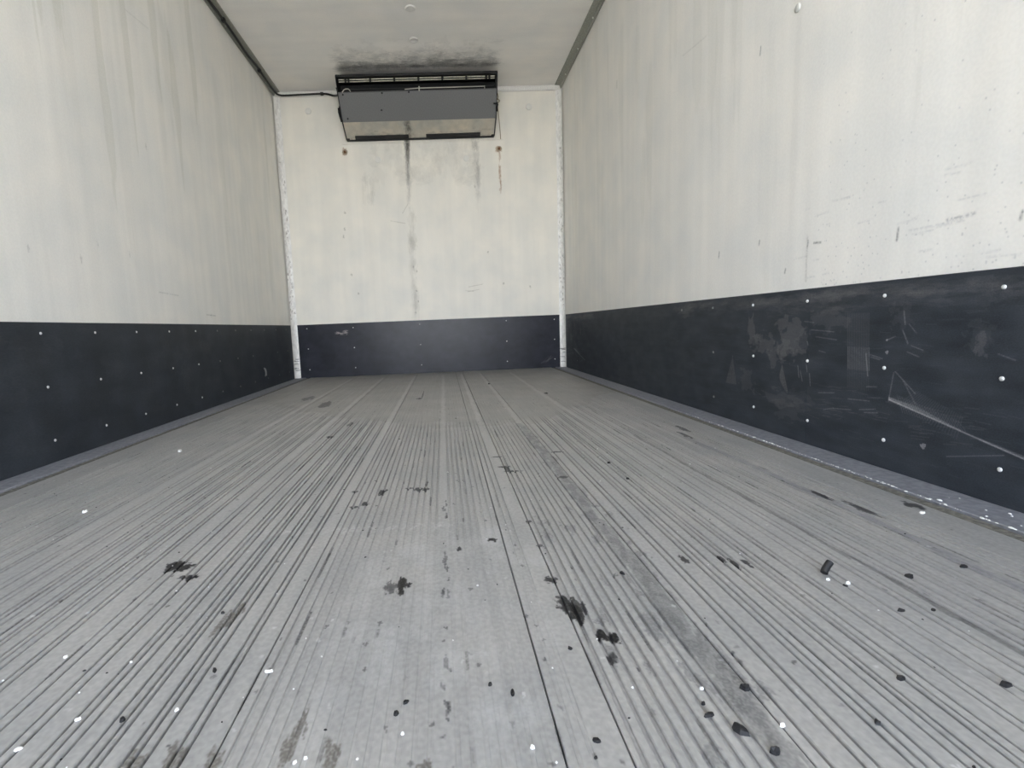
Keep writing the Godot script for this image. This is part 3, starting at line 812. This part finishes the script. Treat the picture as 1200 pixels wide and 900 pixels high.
# ---- trims
func build_trims() -> void:
	var tm := grained(Color(0.60, 0.60, 0.56), 0.55, 0.1, 0.10, 6.0, 41)
	var white := grained(Color(0.90, 0.89, 0.87), 0.45, 0.0, 0.05, 8.0, 42)
	var screw := mat(Color(0.85, 0.85, 0.82), 0.4, 0.4)
	var n := 1
	for side in [-1.0, 1.0]:
		# angle strip in the corner of wall and ceiling: a flat leg, a raised bead and a wall leg
		var o := PackedVector2Array()
		for p in [[0.0, 0.0], [-0.055, 0.0], [-0.055, -0.005], [-0.051, -0.007], [-0.020, -0.009], [-0.016, -0.013], [-0.012, -0.013], [-0.008, -0.022], [-0.006, -0.030], [0.0, -0.030]]:
			o.append(Vector2(side * (HALF + 0.004 + p[0]), TOP + 0.004 + p[1]))
		var st := mb()
		prism(st, o, 0.0, REAR, along_z)
		var t := obj("trim_%d" % n, fin(st), tm)
		struct(t, "grey angle strip along the %s edge of the ceiling%s" % ["left" if side < 0 else "right", ", carrying the black cable" if side < 0 else ""], "trim")
		for i in 12:
			st = mb()
			lathe(st, [Vector2(0.006, -0.002), Vector2(0.006, 0.002), Vector2(0.003, 0.004), Vector2(0.0, 0.0042)], Vector3(side * (HALF - 0.010), TOP - 0.012, 0.22 + i * 0.38), Vector3(-side, -1, 0).normalized(), 8)
			obj("screw", fin(st), screw, t)
		n += 1
	# cover strip at the top of the end wall
	var st2 := mb()
	prism(st2, PackedVector2Array([Vector2(-0.006, TOP), Vector2(0.012, TOP), Vector2(0.014, TOP - 0.004), Vector2(0.012, TOP - 0.028), Vector2(0.006, TOP - 0.036), Vector2(-0.006, TOP - 0.038)]), -1.190, 1.190, along_x)
	struct(obj("trim_%d" % n, fin(st2), white), "white cover strip along the top of the end wall", "trim")
	n += 1
	# corner coves, white and scuffed, from floor to ceiling
	for side in [-1.0, 1.0]:
		var C := canvas(64, 1024, 0.0, 0.06, 0.0, 2.4)
		C.fill(Color(0.93, 0.92, 0.90), noise_bytes(64, 1024, 0.05, 231, 3), 0.05, noise_bytes(64, 1024, 0.02, 232, 3), 0.05, noise_bytes(64, 1024, 0.3, 233, 2), 0.05)
		var rng := RandomNumberGenerator.new()
		rng.seed = 60 + int(side)
		for i in 60:
			var y := rng.randf_range(0.5, 1.35) if i % 5 else rng.randf_range(1.3, 1.9)
			C.blot(rng.randf_range(0.01, 0.05), y, rng.randf_range(0.002, 0.006), rng.randf_range(0.003, 0.014), Color(0.36, 0.31, 0.27), rng.randf_range(0.15, 0.5), 0.9, 0.3, 1.0, i)
		for i in 7:
			C.blot(rng.randf_range(0.01, 0.05), rng.randf_range(0.05, 0.17), 0.02, 0.004, Color(0.25, 0.24, 0.24), 0.5, 0.8, 0.3, 1.0, i)
		var m := mat(Color.WHITE, 0.4, 0.0, 0.5)
		m.albedo_texture = C.texture()
		var st := mb()
		st.set_smooth_group(0)
		var pts := []
		for i in 9:
			var a := (PI / 2) * i / 8.0
			pts.append(Vector2(side * (HALF - 0.044 + 0.044 * sin(a)), 0.046 - 0.046 * cos(a)))
		for i in 8:
			var a: Vector2 = pts[i]
			var b: Vector2 = pts[i + 1]
			var y1 := TOP - 0.036
			quad(st, Vector3(a.x, 0.002, a.y), Vector3(b.x, 0.002, b.y), Vector3(b.x, y1, b.y), Vector3(a.x, y1, a.y), Vector3(-side, 0, 1), Vector2(i / 8.0, 0.002 / 2.4), Vector2((i + 1) / 8.0, 0.002 / 2.4), Vector2((i + 1) / 8.0, y1 / 2.4), Vector2(i / 8.0, y1 / 2.4))
		st.set_smooth_group(-1)
		for y in [0.002, TOP - 0.036]:
			for i in 8: tri(st, Vector3(pts[i].x, y, pts[i].y), Vector3(pts[i + 1].x, y, pts[i + 1].y), Vector3(side * (HALF + 0.004), y, -0.004), Vector3(0, -1 if y < 1.0 else 1, 0))
		quad(st, Vector3(pts[0].x, 0.002, -0.004), Vector3(side * 1.204, 0.002, -0.004), Vector3(side * 1.204, TOP - 0.036, -0.004), Vector3(pts[0].x, TOP - 0.036, -0.004), Vector3(0, 0, -1))
		struct(obj("trim_%d" % n, fin(st), m), "scuffed white cove strip in the %s corner of the end wall" % ["left" if side < 0 else "right"], "trim")
		n += 1
	# painted flat strips between the planks and the side walls
	var gm := grained(Color(0.53, 0.535, 0.56), 0.5, 0.1, 0.12, 5.0, 43)
	var dm := grained(Color(0.42, 0.41, 0.38), 0.7, 0.0, 0.30, 7.0, 44)
	for side in [-1.0, 1.0]:
		var st := mb()
		var o := PackedVector2Array()
		for p in [[1.110, -0.02], [1.110, -0.001], [1.112, 0.0005], [1.206, 0.0005], [1.206, -0.02]]: o.append(Vector2(side * p[0], p[1]))
		prism(st, o, 0.004, REAR, along_z)
		var t := obj("trim_%d" % n, fin(st), gm)
		struct(t, "grey flat strip on the floor along the %s kick sheet" % ["left" if side < 0 else "right"], "trim")
		st = mb()
		box(st, Vector3(side * 1.0915, -0.0125, REAR * 0.5), Vector3(0.034, 0.016, REAR - 0.02), 0.002)
		obj("gutter", fin(st), dm, t)
		n += 1

# ---- cooling unit on the end wall
func build_cooling_unit() -> void:
	var root := Node3D.new()
	root.name = "cooling_unit"
	add_child(root)
	root.position = Vector3(0.002, 1.98, 0.002)
	tag(root, "slim grey and black cooling unit high on the end wall", "cooling unit")
	var hw := 0.618
	var off := -root.position
	var gray := grained(Color(0.47, 0.47, 0.47), 0.5, 0.1, 0.06, 12.0, 51)
	var blk := mat(Color(0.05, 0.053, 0.06), 0.5)
	var blk2 := mat(Color(0.11, 0.11, 0.115), 0.6)
	var steel := mat(Color(0.72, 0.70, 0.66), 0.35, 0.5)
	var pale := grained(Color(0.80, 0.78, 0.72), 0.5, 0.1, 0.15, 9.0, 53)
	var P := func(z: float, y: float) -> Vector2: return Vector2(z + off.z, y + off.y)
	# slab between two outline points, thickness inwards
	var sheet := func(a: Vector2, b: Vector2, th: float, x0: float, x1: float) -> ArrayMesh:
		var d := (b - a).normalized()
		var nn := Vector2(-d.y, d.x) * th
		var st := mb()
		prism(st, PackedVector2Array([a, b, b + nn, a + nn]), x0, x1, along_x)
		return fin(st)
	var p0: Vector2 = P.call(0.030, 1.985)
	var p1: Vector2 = P.call(0.192, 2.064)
	var p2: Vector2 = P.call(0.325, 2.236)
	var p3: Vector2 = P.call(0.376, 2.336)
	# housing: the dark body behind the sheets
	var st := mb()
	prism(st, PackedVector2Array([P.call(0.002, 1.987), P.call(0.034, 1.990), P.call(0.185, 2.068), P.call(0.262, 2.18), P.call(0.225, 2.23), P.call(0.225, 2.33), P.call(0.002, 2.33)]), -hw + 0.006, hw - 0.006, along_x)
	obj("housing", fin(st), blk, root)
	var G := canvas(512, 64, -hw, hw, 0.0, 0.19)
	G.fill(Color(0.77, 0.745, 0.69), noise_bytes(512, 64, 0.03, 52, 4), 0.04, noise_bytes(512, 64, 0.01, 53, 3), 0.05, noise_bytes(512, 64, 0.3, 54, 2), 0.03, 0.02)
	var rng := RandomNumberGenerator.new()
	rng.seed = 52
	for i in 40:
		G.blot(-0.10 + rng.randf_range(-0.02, 0.02), rng.randf_range(0.0, 0.18), rng.randf_range(0.006, 0.02), rng.randf_range(0.01, 0.03), Color(0.25, 0.24, 0.22), 0.14, 0.9, 0.5, 1.0, i)
	for i in 120:
		G.blot(rng.randf_range(-0.58, 0.58), rng.randf() * rng.randf() * 0.09, rng.randf_range(0.008, 0.03), rng.randf_range(0.004, 0.014), Color(0.34, 0.32, 0.28), 0.16, 0.9, 0.5, 1.0, i + 50)
	var gm := mat(Color.WHITE, 0.55, 0.1)
	gm.albedo_texture = G.texture()
	var pn := Vector3(0, -(p1 - p0).x, (p1 - p0).y).normalized()
	var lp := panel(8, 2, func(u: float, v: float) -> Vector3: return Vector3(lerpf(-hw + 0.004, hw - 0.004, u), lerpf(p0.y, p1.y, v), lerpf(p0.x, p1.x, v)), pn, 0.003, func(q: Vector3) -> Vector2: return G.uv(q.x, (q.y - p0.y) / (p1.y - p0.y) * 0.18))
	obj("lower_panel", lp, gm, root)
	var fp := obj("front_panel", sheet.call(p1, p2, 0.003, -hw + 0.001, hw - 0.001), gray, root)
	fp.set_meta("label", "plain grey sheet-metal front panel")
	st = mb()
	var dirn := (p2 - p1).normalized()
	var nout := Vector3(0, -dirn.x, dirn.y)
	for q in [[-0.583, 2.222], [-0.279, 2.226], [-0.07, 2.228], [-0.296, 2.13], [-0.573, 2.085]]:
		var t: float = (q[1] - 2.064) / (2.236 - 2.064)
		var c := p1.lerp(p2, t)
		var s2 := mb()
		lathe(s2, [Vector2(0.007, -0.001), Vector2(0.007, 0.001), Vector2(0.004, 0.0035), Vector2(0.0, 0.0035)], Vector3(q[0], c.y, c.x), nout, 8)
		obj("screw", fin(s2), blk2, fp)
	# end plates closing the sides
	for s in [-1.0, 1.0]:
		st = mb()
		prism(st, PackedVector2Array([P.call(0.004, 1.984), p0, p1, p2, p3, P.call(0.376, 2.342), P.call(0.004, 2.342)]), s * hw, s * (hw + 0.004), along_x)
		var ep := obj("end_plate", fin(st), blk2 if s < 0 else gray, root)
		# folded black edging
		st = mb()
		for e in [[p0, p1], [p1, p2], [p2, p3]]:
			var c: Vector2 = (e[0] + e[1]) * 0.5
			var d: Vector2 = e[1] - e[0]
			box(st, Vector3(s * (hw + 0.003), c.y, c.x), Vector3(0.005, d.length(), 0.006), 0.001, Basis(Vector3.RIGHT, atan2(d.x, d.y)))
		obj("edging", fin(st), blk, ep)
		# rubber clip on the side
		st = mb()
		if s < 0:
			tube(st, PackedVector3Array([Vector3(s * (hw + 0.004), 0.175, 0.262), Vector3(s * (hw + 0.010), 0.165, 0.262), Vector3(s * (hw + 0.012), 0.14, 0.250), Vector3(s * (hw + 0.008), 0.11, 0.225), Vector3(s * (hw + 0.003), 0.085, 0.205)]), 0.010, 8)
		else:
			box(st, Vector3(s * (hw - 0.006), 0.165, 0.270), Vector3(0.035, 0.010, 0.012), 0.003)
			tube(st, PackedVector3Array([Vector3(s * (hw + 0.002), 0.175, 0.268), Vector3(s * (hw + 0.008), 0.16, 0.262), Vector3(s * (hw + 0.003), 0.14, 0.250), Vector3(s * (hw + 0.006), 0.12, 0.235)]), 0.008, 8)
		obj("clip", fin(st), blk, ep)
	# top cover and its black lip
	st = mb()
	prism(st, PackedVector2Array([P.call(0.004, 2.337), P.call(0.366, 2.337), P.call(0.366, 2.342), P.call(0.004, 2.342)]), -hw, hw, along_x)
	obj("top_cover", fin(st), blk, root)
	st = mb()
	box(st, Vector3(0, 2.3315 + off.y, 0.374 + off.z), Vector3(2 * hw + 0.008, 0.020, 0.010), 0.002)
	obj("outlet_lip", fin(st), blk, root)
	# two pale guard rails with black ties between them
	st = mb()
	box(st, Vector3(0, 2.313 + off.y, 0.356 + off.z), Vector3(2 * hw - 0.03, 0.0075, 0.006), 0.002)
	box(st, Vector3(0, 2.300 + off.y, 0.350 + off.z), Vector3(2 * hw - 0.03, 0.0070, 0.006), 0.002)
	var rail := obj("guard_rail", fin(st), pale, root)
	for x in [-0.55, -0.525, -0.36, -0.175, 0.01, 0.195, 0.38, 0.535, 0.56]:
		st = mb()
		box(st, Vector3(x, 2.306 + off.y, 0.357 + off.z), Vector3(0.016, 0.030, 0.008), 0.002)
		obj("tie", fin(st), blk, rail)
	# the outlet: dark throat with horizontal louvre and fan rings deep inside
	st = mb()
	for i in 2:
		box(st, Vector3(0, 2.268 - i * 0.026 + off.y, 0.300 + off.z), Vector3(2 * hw - 0.02, 0.003, 0.05), 0.001, Basis(Vector3.RIGHT, 0.35))
	obj("louvre", fin(st), blk2, root)
	# drain tube along the lower lip with its bracket
	st = mb()
	tube(st, PackedVector3Array([Vector3(-0.10, 2.243 + off.y, 0.332 + off.z), Vector3(0.0, 2.248 + off.y, 0.333 + off.z), Vector3(0.3, 2.249 + off.y, 0.333 + off.z), Vector3(0.52, 2.250 + off.y, 0.333 + off.z)]), 0.0035, 8)
	var tb := obj("drain_tube", fin(st), steel, root)
	st = mb()
	box(st, Vector3(0.012, 2.243 + off.y, 0.338 + off.z), Vector3(0.010, 0.036, 0.006), 0.002)
	obj("bracket", fin(st), steel, tb)
	st = mb()
	box(st, Vector3(0.522, 2.243 + off.y, 0.335 + off.z), Vector3(0.005, 0.022, 0.005), 0.001)
	obj("bracket", fin(st), steel, tb)
	st = mb()
	tube(st, smooth_path([Vector3(-0.585, 2.235 + off.y, 0.325 + off.z), Vector3(-0.565, 2.255 + off.y, 0.328 + off.z), Vector3(-0.535, 2.256 + off.y, 0.330 + off.z), Vector3(-0.52, 2.238 + off.y, 0.328 + off.z)], 0.008), 0.004, 8)
	obj("hose_loop", fin(st), steel, root)
	# black rubber seal and the two intake slots at the bottom
	st = mb()
	box(st, Vector3(0, 1.9825 + off.y, 0.022 + off.z), Vector3(2 * hw, 0.013, 0.020), 0.003)
	for s in [-1.0, 1.0]: box(st, Vector3(s * (hw - 0.012), 1.992 + off.y, 0.036 + off.z), Vector3(0.026, 0.024, 0.016), 0.003, Basis(Vector3.RIGHT, -0.4))
	obj("seal", fin(st), blk, root)
	var d01 := (p1 - p0).normalized()
	for x in [[-0.545, -0.10], [0.045, 0.50]]:
		st = mb()
		var c := p0.lerp(p1, 0.13) + Vector2(d01.y, -d01.x) * 0.003
		box(st, Vector3((x[0] + x[1]) * 0.5, c.y, c.x), Vector3(x[1] - x[0], 0.009, 0.036), 0.002, Basis(Vector3.RIGHT, -atan2(d01.y, d01.x)))
		obj("intake_slot", fin(st), blk2, root)
	# earth wire hanging beside the right end
	st = mb()
	var ring := []
	ring.append(Vector3(0.655, 2.345, 0.010))
	ring.append(Vector3(0.668, 2.30, 0.010))
	for i in 9: ring.append(Vector3(0.655 + 0.024 * sin(PI * i / 8.0), 2.285 - 0.03 * i / 8.0, 0.012))
	ring.append(Vector3(0.662, 2.20, 0.010)); ring.append(Vector3(0.672, 2.08, 0.008)); ring.append(Vector3(0.678, 1.965, 0.006))
	tube(st, smooth_path(ring, 0.01), 0.0035, 6)
	tag(obj("hanging_wire", fin(st), mat(Color(0.62, 0.56, 0.46), 0.6)), "thin tan wire with a small loop hanging beside the right end of the cooling unit", "wire")

# ---- black power cable from the unit along the corner and out along the left ceiling strip
func build_cable() -> void:
	var st := mb()
	var c := [Vector3(-0.636, 2.300, 0.25), Vector3(-0.645, 2.290, 0.16), Vector3(-0.70, 2.330, 0.05), Vector3(-0.78, 2.358, 0.024), Vector3(-0.95, 2.356, 0.024), Vector3(-1.10, 2.352, 0.025), Vector3(-1.150, 2.354, 0.035), Vector3(-1.170, 2.362, 0.07)]
	for i in 24:
		c.append(Vector3(-1.176 + 0.004 * sin(i * 2.3), 2.365 + 0.003 * sin(i * 1.7), 0.25 + i * 0.2))
	tube(st, smooth_path(c, 0.02), 0.008, 8)
	var cb := obj("power_cable", fin(st), mat(Color(0.06, 0.06, 0.06), 0.5))
	tag(cb, "black power cable running from the cooling unit along the left ceiling edge", "cable")
	for q in [Vector3(-0.80, 2.358, 0.024), Vector3(-1.174, 2.364, 0.42), Vector3(-1.174, 2.364, 1.06), Vector3(-1.174, 2.364, 1.7)]:
		st = mb()
		box(st, q, Vector3(0.024, 0.026, 0.03) if q.z > 0.1 else Vector3(0.03, 0.024, 0.022), 0.005)
		obj("cable_clip", fin(st), mat(Color(0.07, 0.07, 0.07), 0.5), cb)

# ---- litter on the floor
func chunk(rng: RandomNumberGenerator, l: float, w: float, h: float) -> ArrayMesh:      # a torn lump: a rough ring with a rough top
	var st := mb()
	var n := 9
	var lo := []
	var hi := []
	for i in n:
		var a := TAU * i / n
		var r := rng.randf_range(0.75, 1.1)
		lo.append(Vector3(cos(a) * w * 0.5 * r, 0.0, sin(a) * l * 0.5 * r))
		hi.append(Vector3(cos(a) * w * 0.5 * r * 0.8, h * rng.randf_range(0.5, 1.0), sin(a) * l * 0.5 * r * 0.85))
	var c := Vector3(0, h * 0.9, 0)
	for i in n:
		var k := (i + 1) % n
		quad(st, lo[i], lo[k], hi[k], hi[i], lo[i] + lo[k])
		tri(st, hi[i], hi[k], c, Vector3.UP)
		tri(st, lo[i], lo[k], Vector3.ZERO, Vector3.DOWN)
	return fin(st)

func build_debris() -> void:
	var rng := RandomNumberGenerator.new()
	rng.seed = 404
	var rub := grained(Color(0.085, 0.085, 0.095), 0.6, 0.0, 0.4, 60.0, 71)
	var chip := grained(Color(0.93, 0.93, 0.92), 0.6, 0.0, 0.05, 60.0, 72)
	# the one rolled piece that stands up
	var st := mb()
	tube(st, PackedVector3Array([Vector3(-0.006, 0.005, 0.004), Vector3(-0.002, 0.009, 0.001), Vector3(0.003, 0.014, -0.001), Vector3(0.008, 0.018, -0.003)]), 0.0052, 9)
	var roll := obj("rubber_scrap", fin(st), rub, self, Vector3(0.679, 0.0, 3.868))
	tag(roll, "rolled black rubber scrap standing on end on the right, tallest of the scraps", "scrap", "black rubber scraps on the floor")
	# x, z, length, width, height, turn, label
	for q in [
			[0.790, 3.889, 0.013, 0.015, 0.007, 0.3, "small square black rubber scrap right of the rolled scrap"],
			[0.702, 3.972, 0.007, 0.013, 0.004, 0.2, "flat black rubber crumb in front of the rolled scrap"],
			[0.743, 3.975, 0.006, 0.008, 0.003, 0.9, "tiny black crumb just right of the flat crumb near the rolled scrap"],
			[0.894, 3.869, 0.012, 0.018, 0.003, 0.1, "thin flat black flake with a white fleck behind it, nearest the right wall"],
			[0.591, 4.094, 0.010, 0.012, 0.004, 0.5, "grey-black pellet on the right foreground ribs, left of the far right pellet"],
			[0.686, 4.113, 0.010, 0.016, 0.004, 0.1, "flat dark flake lying farthest right in the foreground"],
			[0.420, 4.094, 0.011, 0.015, 0.006, 0.1, "black rubber lump behind the largest foreground lump"],
			[0.382, 4.149, 0.022, 0.013, 0.007, 0.5, "largest black rubber lump in the right foreground with a ragged tail"],
			[0.399, 4.176, 0.009, 0.012, 0.007, 0.2, "round black rubber lump at the bottom edge of the picture"],
			[0.363, 4.128, 0.006, 0.015, 0.004, 0.3, "long black crumb left of the largest foreground lump"],
			[0.365, 4.112, 0.005, 0.006, 0.003, 0.8, "tiny black crumb behind the long crumb by the largest lump"],
			[0.516, 4.151, 0.007, 0.008, 0.004, 0.8, "dark round pellet alone on a rib right of the foreground lumps"],
			[-0.176, 4.010, 0.012, 0.006, 0.003, 0.4, "small black crumb on the left foreground ribs"],
			[-0.221, 3.880, 0.009, 0.007, 0.003, 1.0, "black crumb beside the brown grime on the left"],
			[-0.240, 4.083, 0.008, 0.008, 0.004, 0.0, "dark crumb between two white flecks on the left foreground"],
			[0.048, 4.099, 0.008, 0.007, 0.004, 0.3, "black crumb at the end of a dark groove in the middle foreground"],
			[0.057, 4.083, 0.006, 0.009, 0.003, 0.6, "black crumb just behind the middle foreground crumb"],
			[0.172, 4.079, 0.014, 0.006, 0.003, -0.2, "slim black crumb lying lengthwise in the middle foreground"],
			[0.149, 4.064, 0.007, 0.006, 0.003, 0.2, "black speck of rubber left of the slim lengthwise crumb"],
			[0.252, 4.009, 0.008, 0.007, 0.003, 0.6, "black crumb in front of the two tar squares"],
			[0.243, 4.150, 0.007, 0.012, 0.003, -0.4, "slanting dark flake in the foreground, right of the long dark groove"],
			[0.379, 3.830, 0.014, 0.009, 0.004, 0.3, "black crumb touching a white fleck on the dark dirty lane"],
			[0.561, 3.350, 0.012, 0.012, 0.004, 0.3, "black crumb farther back on the right-hand ribs"],
			[0.562, 3.199, 0.012, 0.013, 0.005, 0.0, "black crumb on the right-hand ribs, behind another crumb"],
			[0.412, 1.110, 0.03, 0.022, 0.006, 0.0, "dark scrap on the smooth floor close to the end wall"],
			[0.684, 1.709, 0.03, 0.03, 0.006, 0.4, "dark flake on the smooth floor near the right wall at the back"]]:
		var o := obj("rubber_scrap", chunk(rng, q[2] * 0.85, q[3] * 0.85, q[4] * 0.9), rub, self, Vector3(q[0], 0.0, q[1]))
		o.rotation.y = q[5]
		tag(o, q[6], "scrap", "black rubber scraps on the floor")
	for q in [
			[-0.828, 2.783, 0.026, 0.020, 0.008, 0.3, "largest white chip, on the left floor near the black kick sheet"],
			[-0.742, 3.395, 0.016, 0.016, 0.006, 0.1, "white chip on the left floor nearer than the largest chip"],
			[-0.109, 4.018, 0.006, 0.016, 0.003, 0.0, "flat white chip lying across a rib in the left foreground"],
			[0.670, 3.884, 0.006, 0.007, 0.003, 0.0, "white fleck at the foot of the rolled rubber scrap"],
			[0.690, 3.897, 0.007, 0.008, 0.004, 0.5, "white fleck in front of the rolled rubber scrap, right one of two"],
			[1.030, 3.658, 0.010, 0.016, 0.004, 0.1, "white chip in the gutter below the scuffed right kick sheet"],
			[-0.382, 3.965, 0.006, 0.008, 0.003, 0.2, "white fleck on the far left foreground ribs, behind the others"],
			[-0.322, 4.114, 0.006, 0.010, 0.003, 0.6, "white fleck nearest the lower left corner"],
			[-0.289, 4.078, 0.005, 0.008, 0.003, 0.5, "white fleck left of the dark crumb between two flecks"],
			[-0.189, 4.073, 0.006, 0.006, 0.003, 0.1, "white fleck on a groove edge in the left foreground"],
			[-0.032, 4.148, 0.004, 0.005, 0.003, 0.3, "right one of two white flecks at the bottom left of centre"],
			[-0.041, 4.152, 0.004, 0.006, 0.003, 0.7, "left one of two white flecks at the bottom left of centre"],
			[0.181, 4.153, 0.005, 0.006, 0.003, 0.1, "white fleck at the bottom centre, right of the dotted line"],
			[0.057, 4.126, 0.005, 0.005, 0.003, 0.4, "white fleck in the middle foreground near a black crumb"],
			[0.425, 4.147, 0.005, 0.008, 0.003, 0.4, "white fleck right of the largest foreground rubber lump"],
			[0.374, 4.091, 0.005, 0.006, 0.003, 0.4, "white fleck left of the lump behind the largest lump"]]:
		var o := obj("white_chip", chunk(rng, q[2] * 0.8, q[3] * 0.8, q[4] * 0.9), chip, self, Vector3(q[0], 0.0, q[1]))
		o.rotation.y = q[5]
		tag(o, q[6], "chip", "white paint chips on the floor")
	# crumbs too many to count
	scatter("white_crumbs", 170, chunk(rng, 0.0045, 0.0045, 0.002), chip, rng, false, "fine white crumbs strewn over the ribbed floor")
	scatter("dark_grit", 170, chunk(rng, 0.006, 0.005, 0.002), rub, rng, false, "fine dark grit strewn over the ribbed floor")
	scatter("sealant_crumbs", 170, chunk(rng, 0.009, 0.005, 0.003), chip, rng, true, "broken line of white sealant crumbs along the right floor strip")

func scatter(called: String, n: int, mesh: Mesh, m: Material, rng: RandomNumberGenerator, edge: bool, label: String) -> void:
	var mm := MultiMesh.new()
	mm.transform_format = MultiMesh.TRANSFORM_3D
	mm.mesh = mesh
	mm.instance_count = n
	for i in n:
		var s := rng.randf_range(0.3, 0.9) * (1.25 if rng.randf() < 0.12 else 0.75)
		var p := Vector3(rng.randf_range(-0.95, 0.95), 0.0, 4.3 - pow(rng.randf(), 1.6) * 2.4)
		if edge:
			p = Vector3(1.109 + rng.randf_range(-0.003, 0.004), 0.0, 3.85 - pow(rng.randf(), 1.3) * 1.35)
			if i % 12 == 0: p = Vector3(rng.randf_range(1.12, 1.195), 0.0005, rng.randf_range(3.55, 3.8))
		mm.set_instance_transform(i, Transform3D(Basis(Vector3.UP, rng.randf() * TAU if not edge else rng.randf_range(-0.3, 0.3)).scaled(Vector3.ONE * s), p))
	var o := MultiMeshInstance3D.new()
	o.name = numbered(called)
	o.multimesh = mm
	o.material_override = m
	add_child(o, true)
	tag(o, label, "crumbs", "", "stuff")
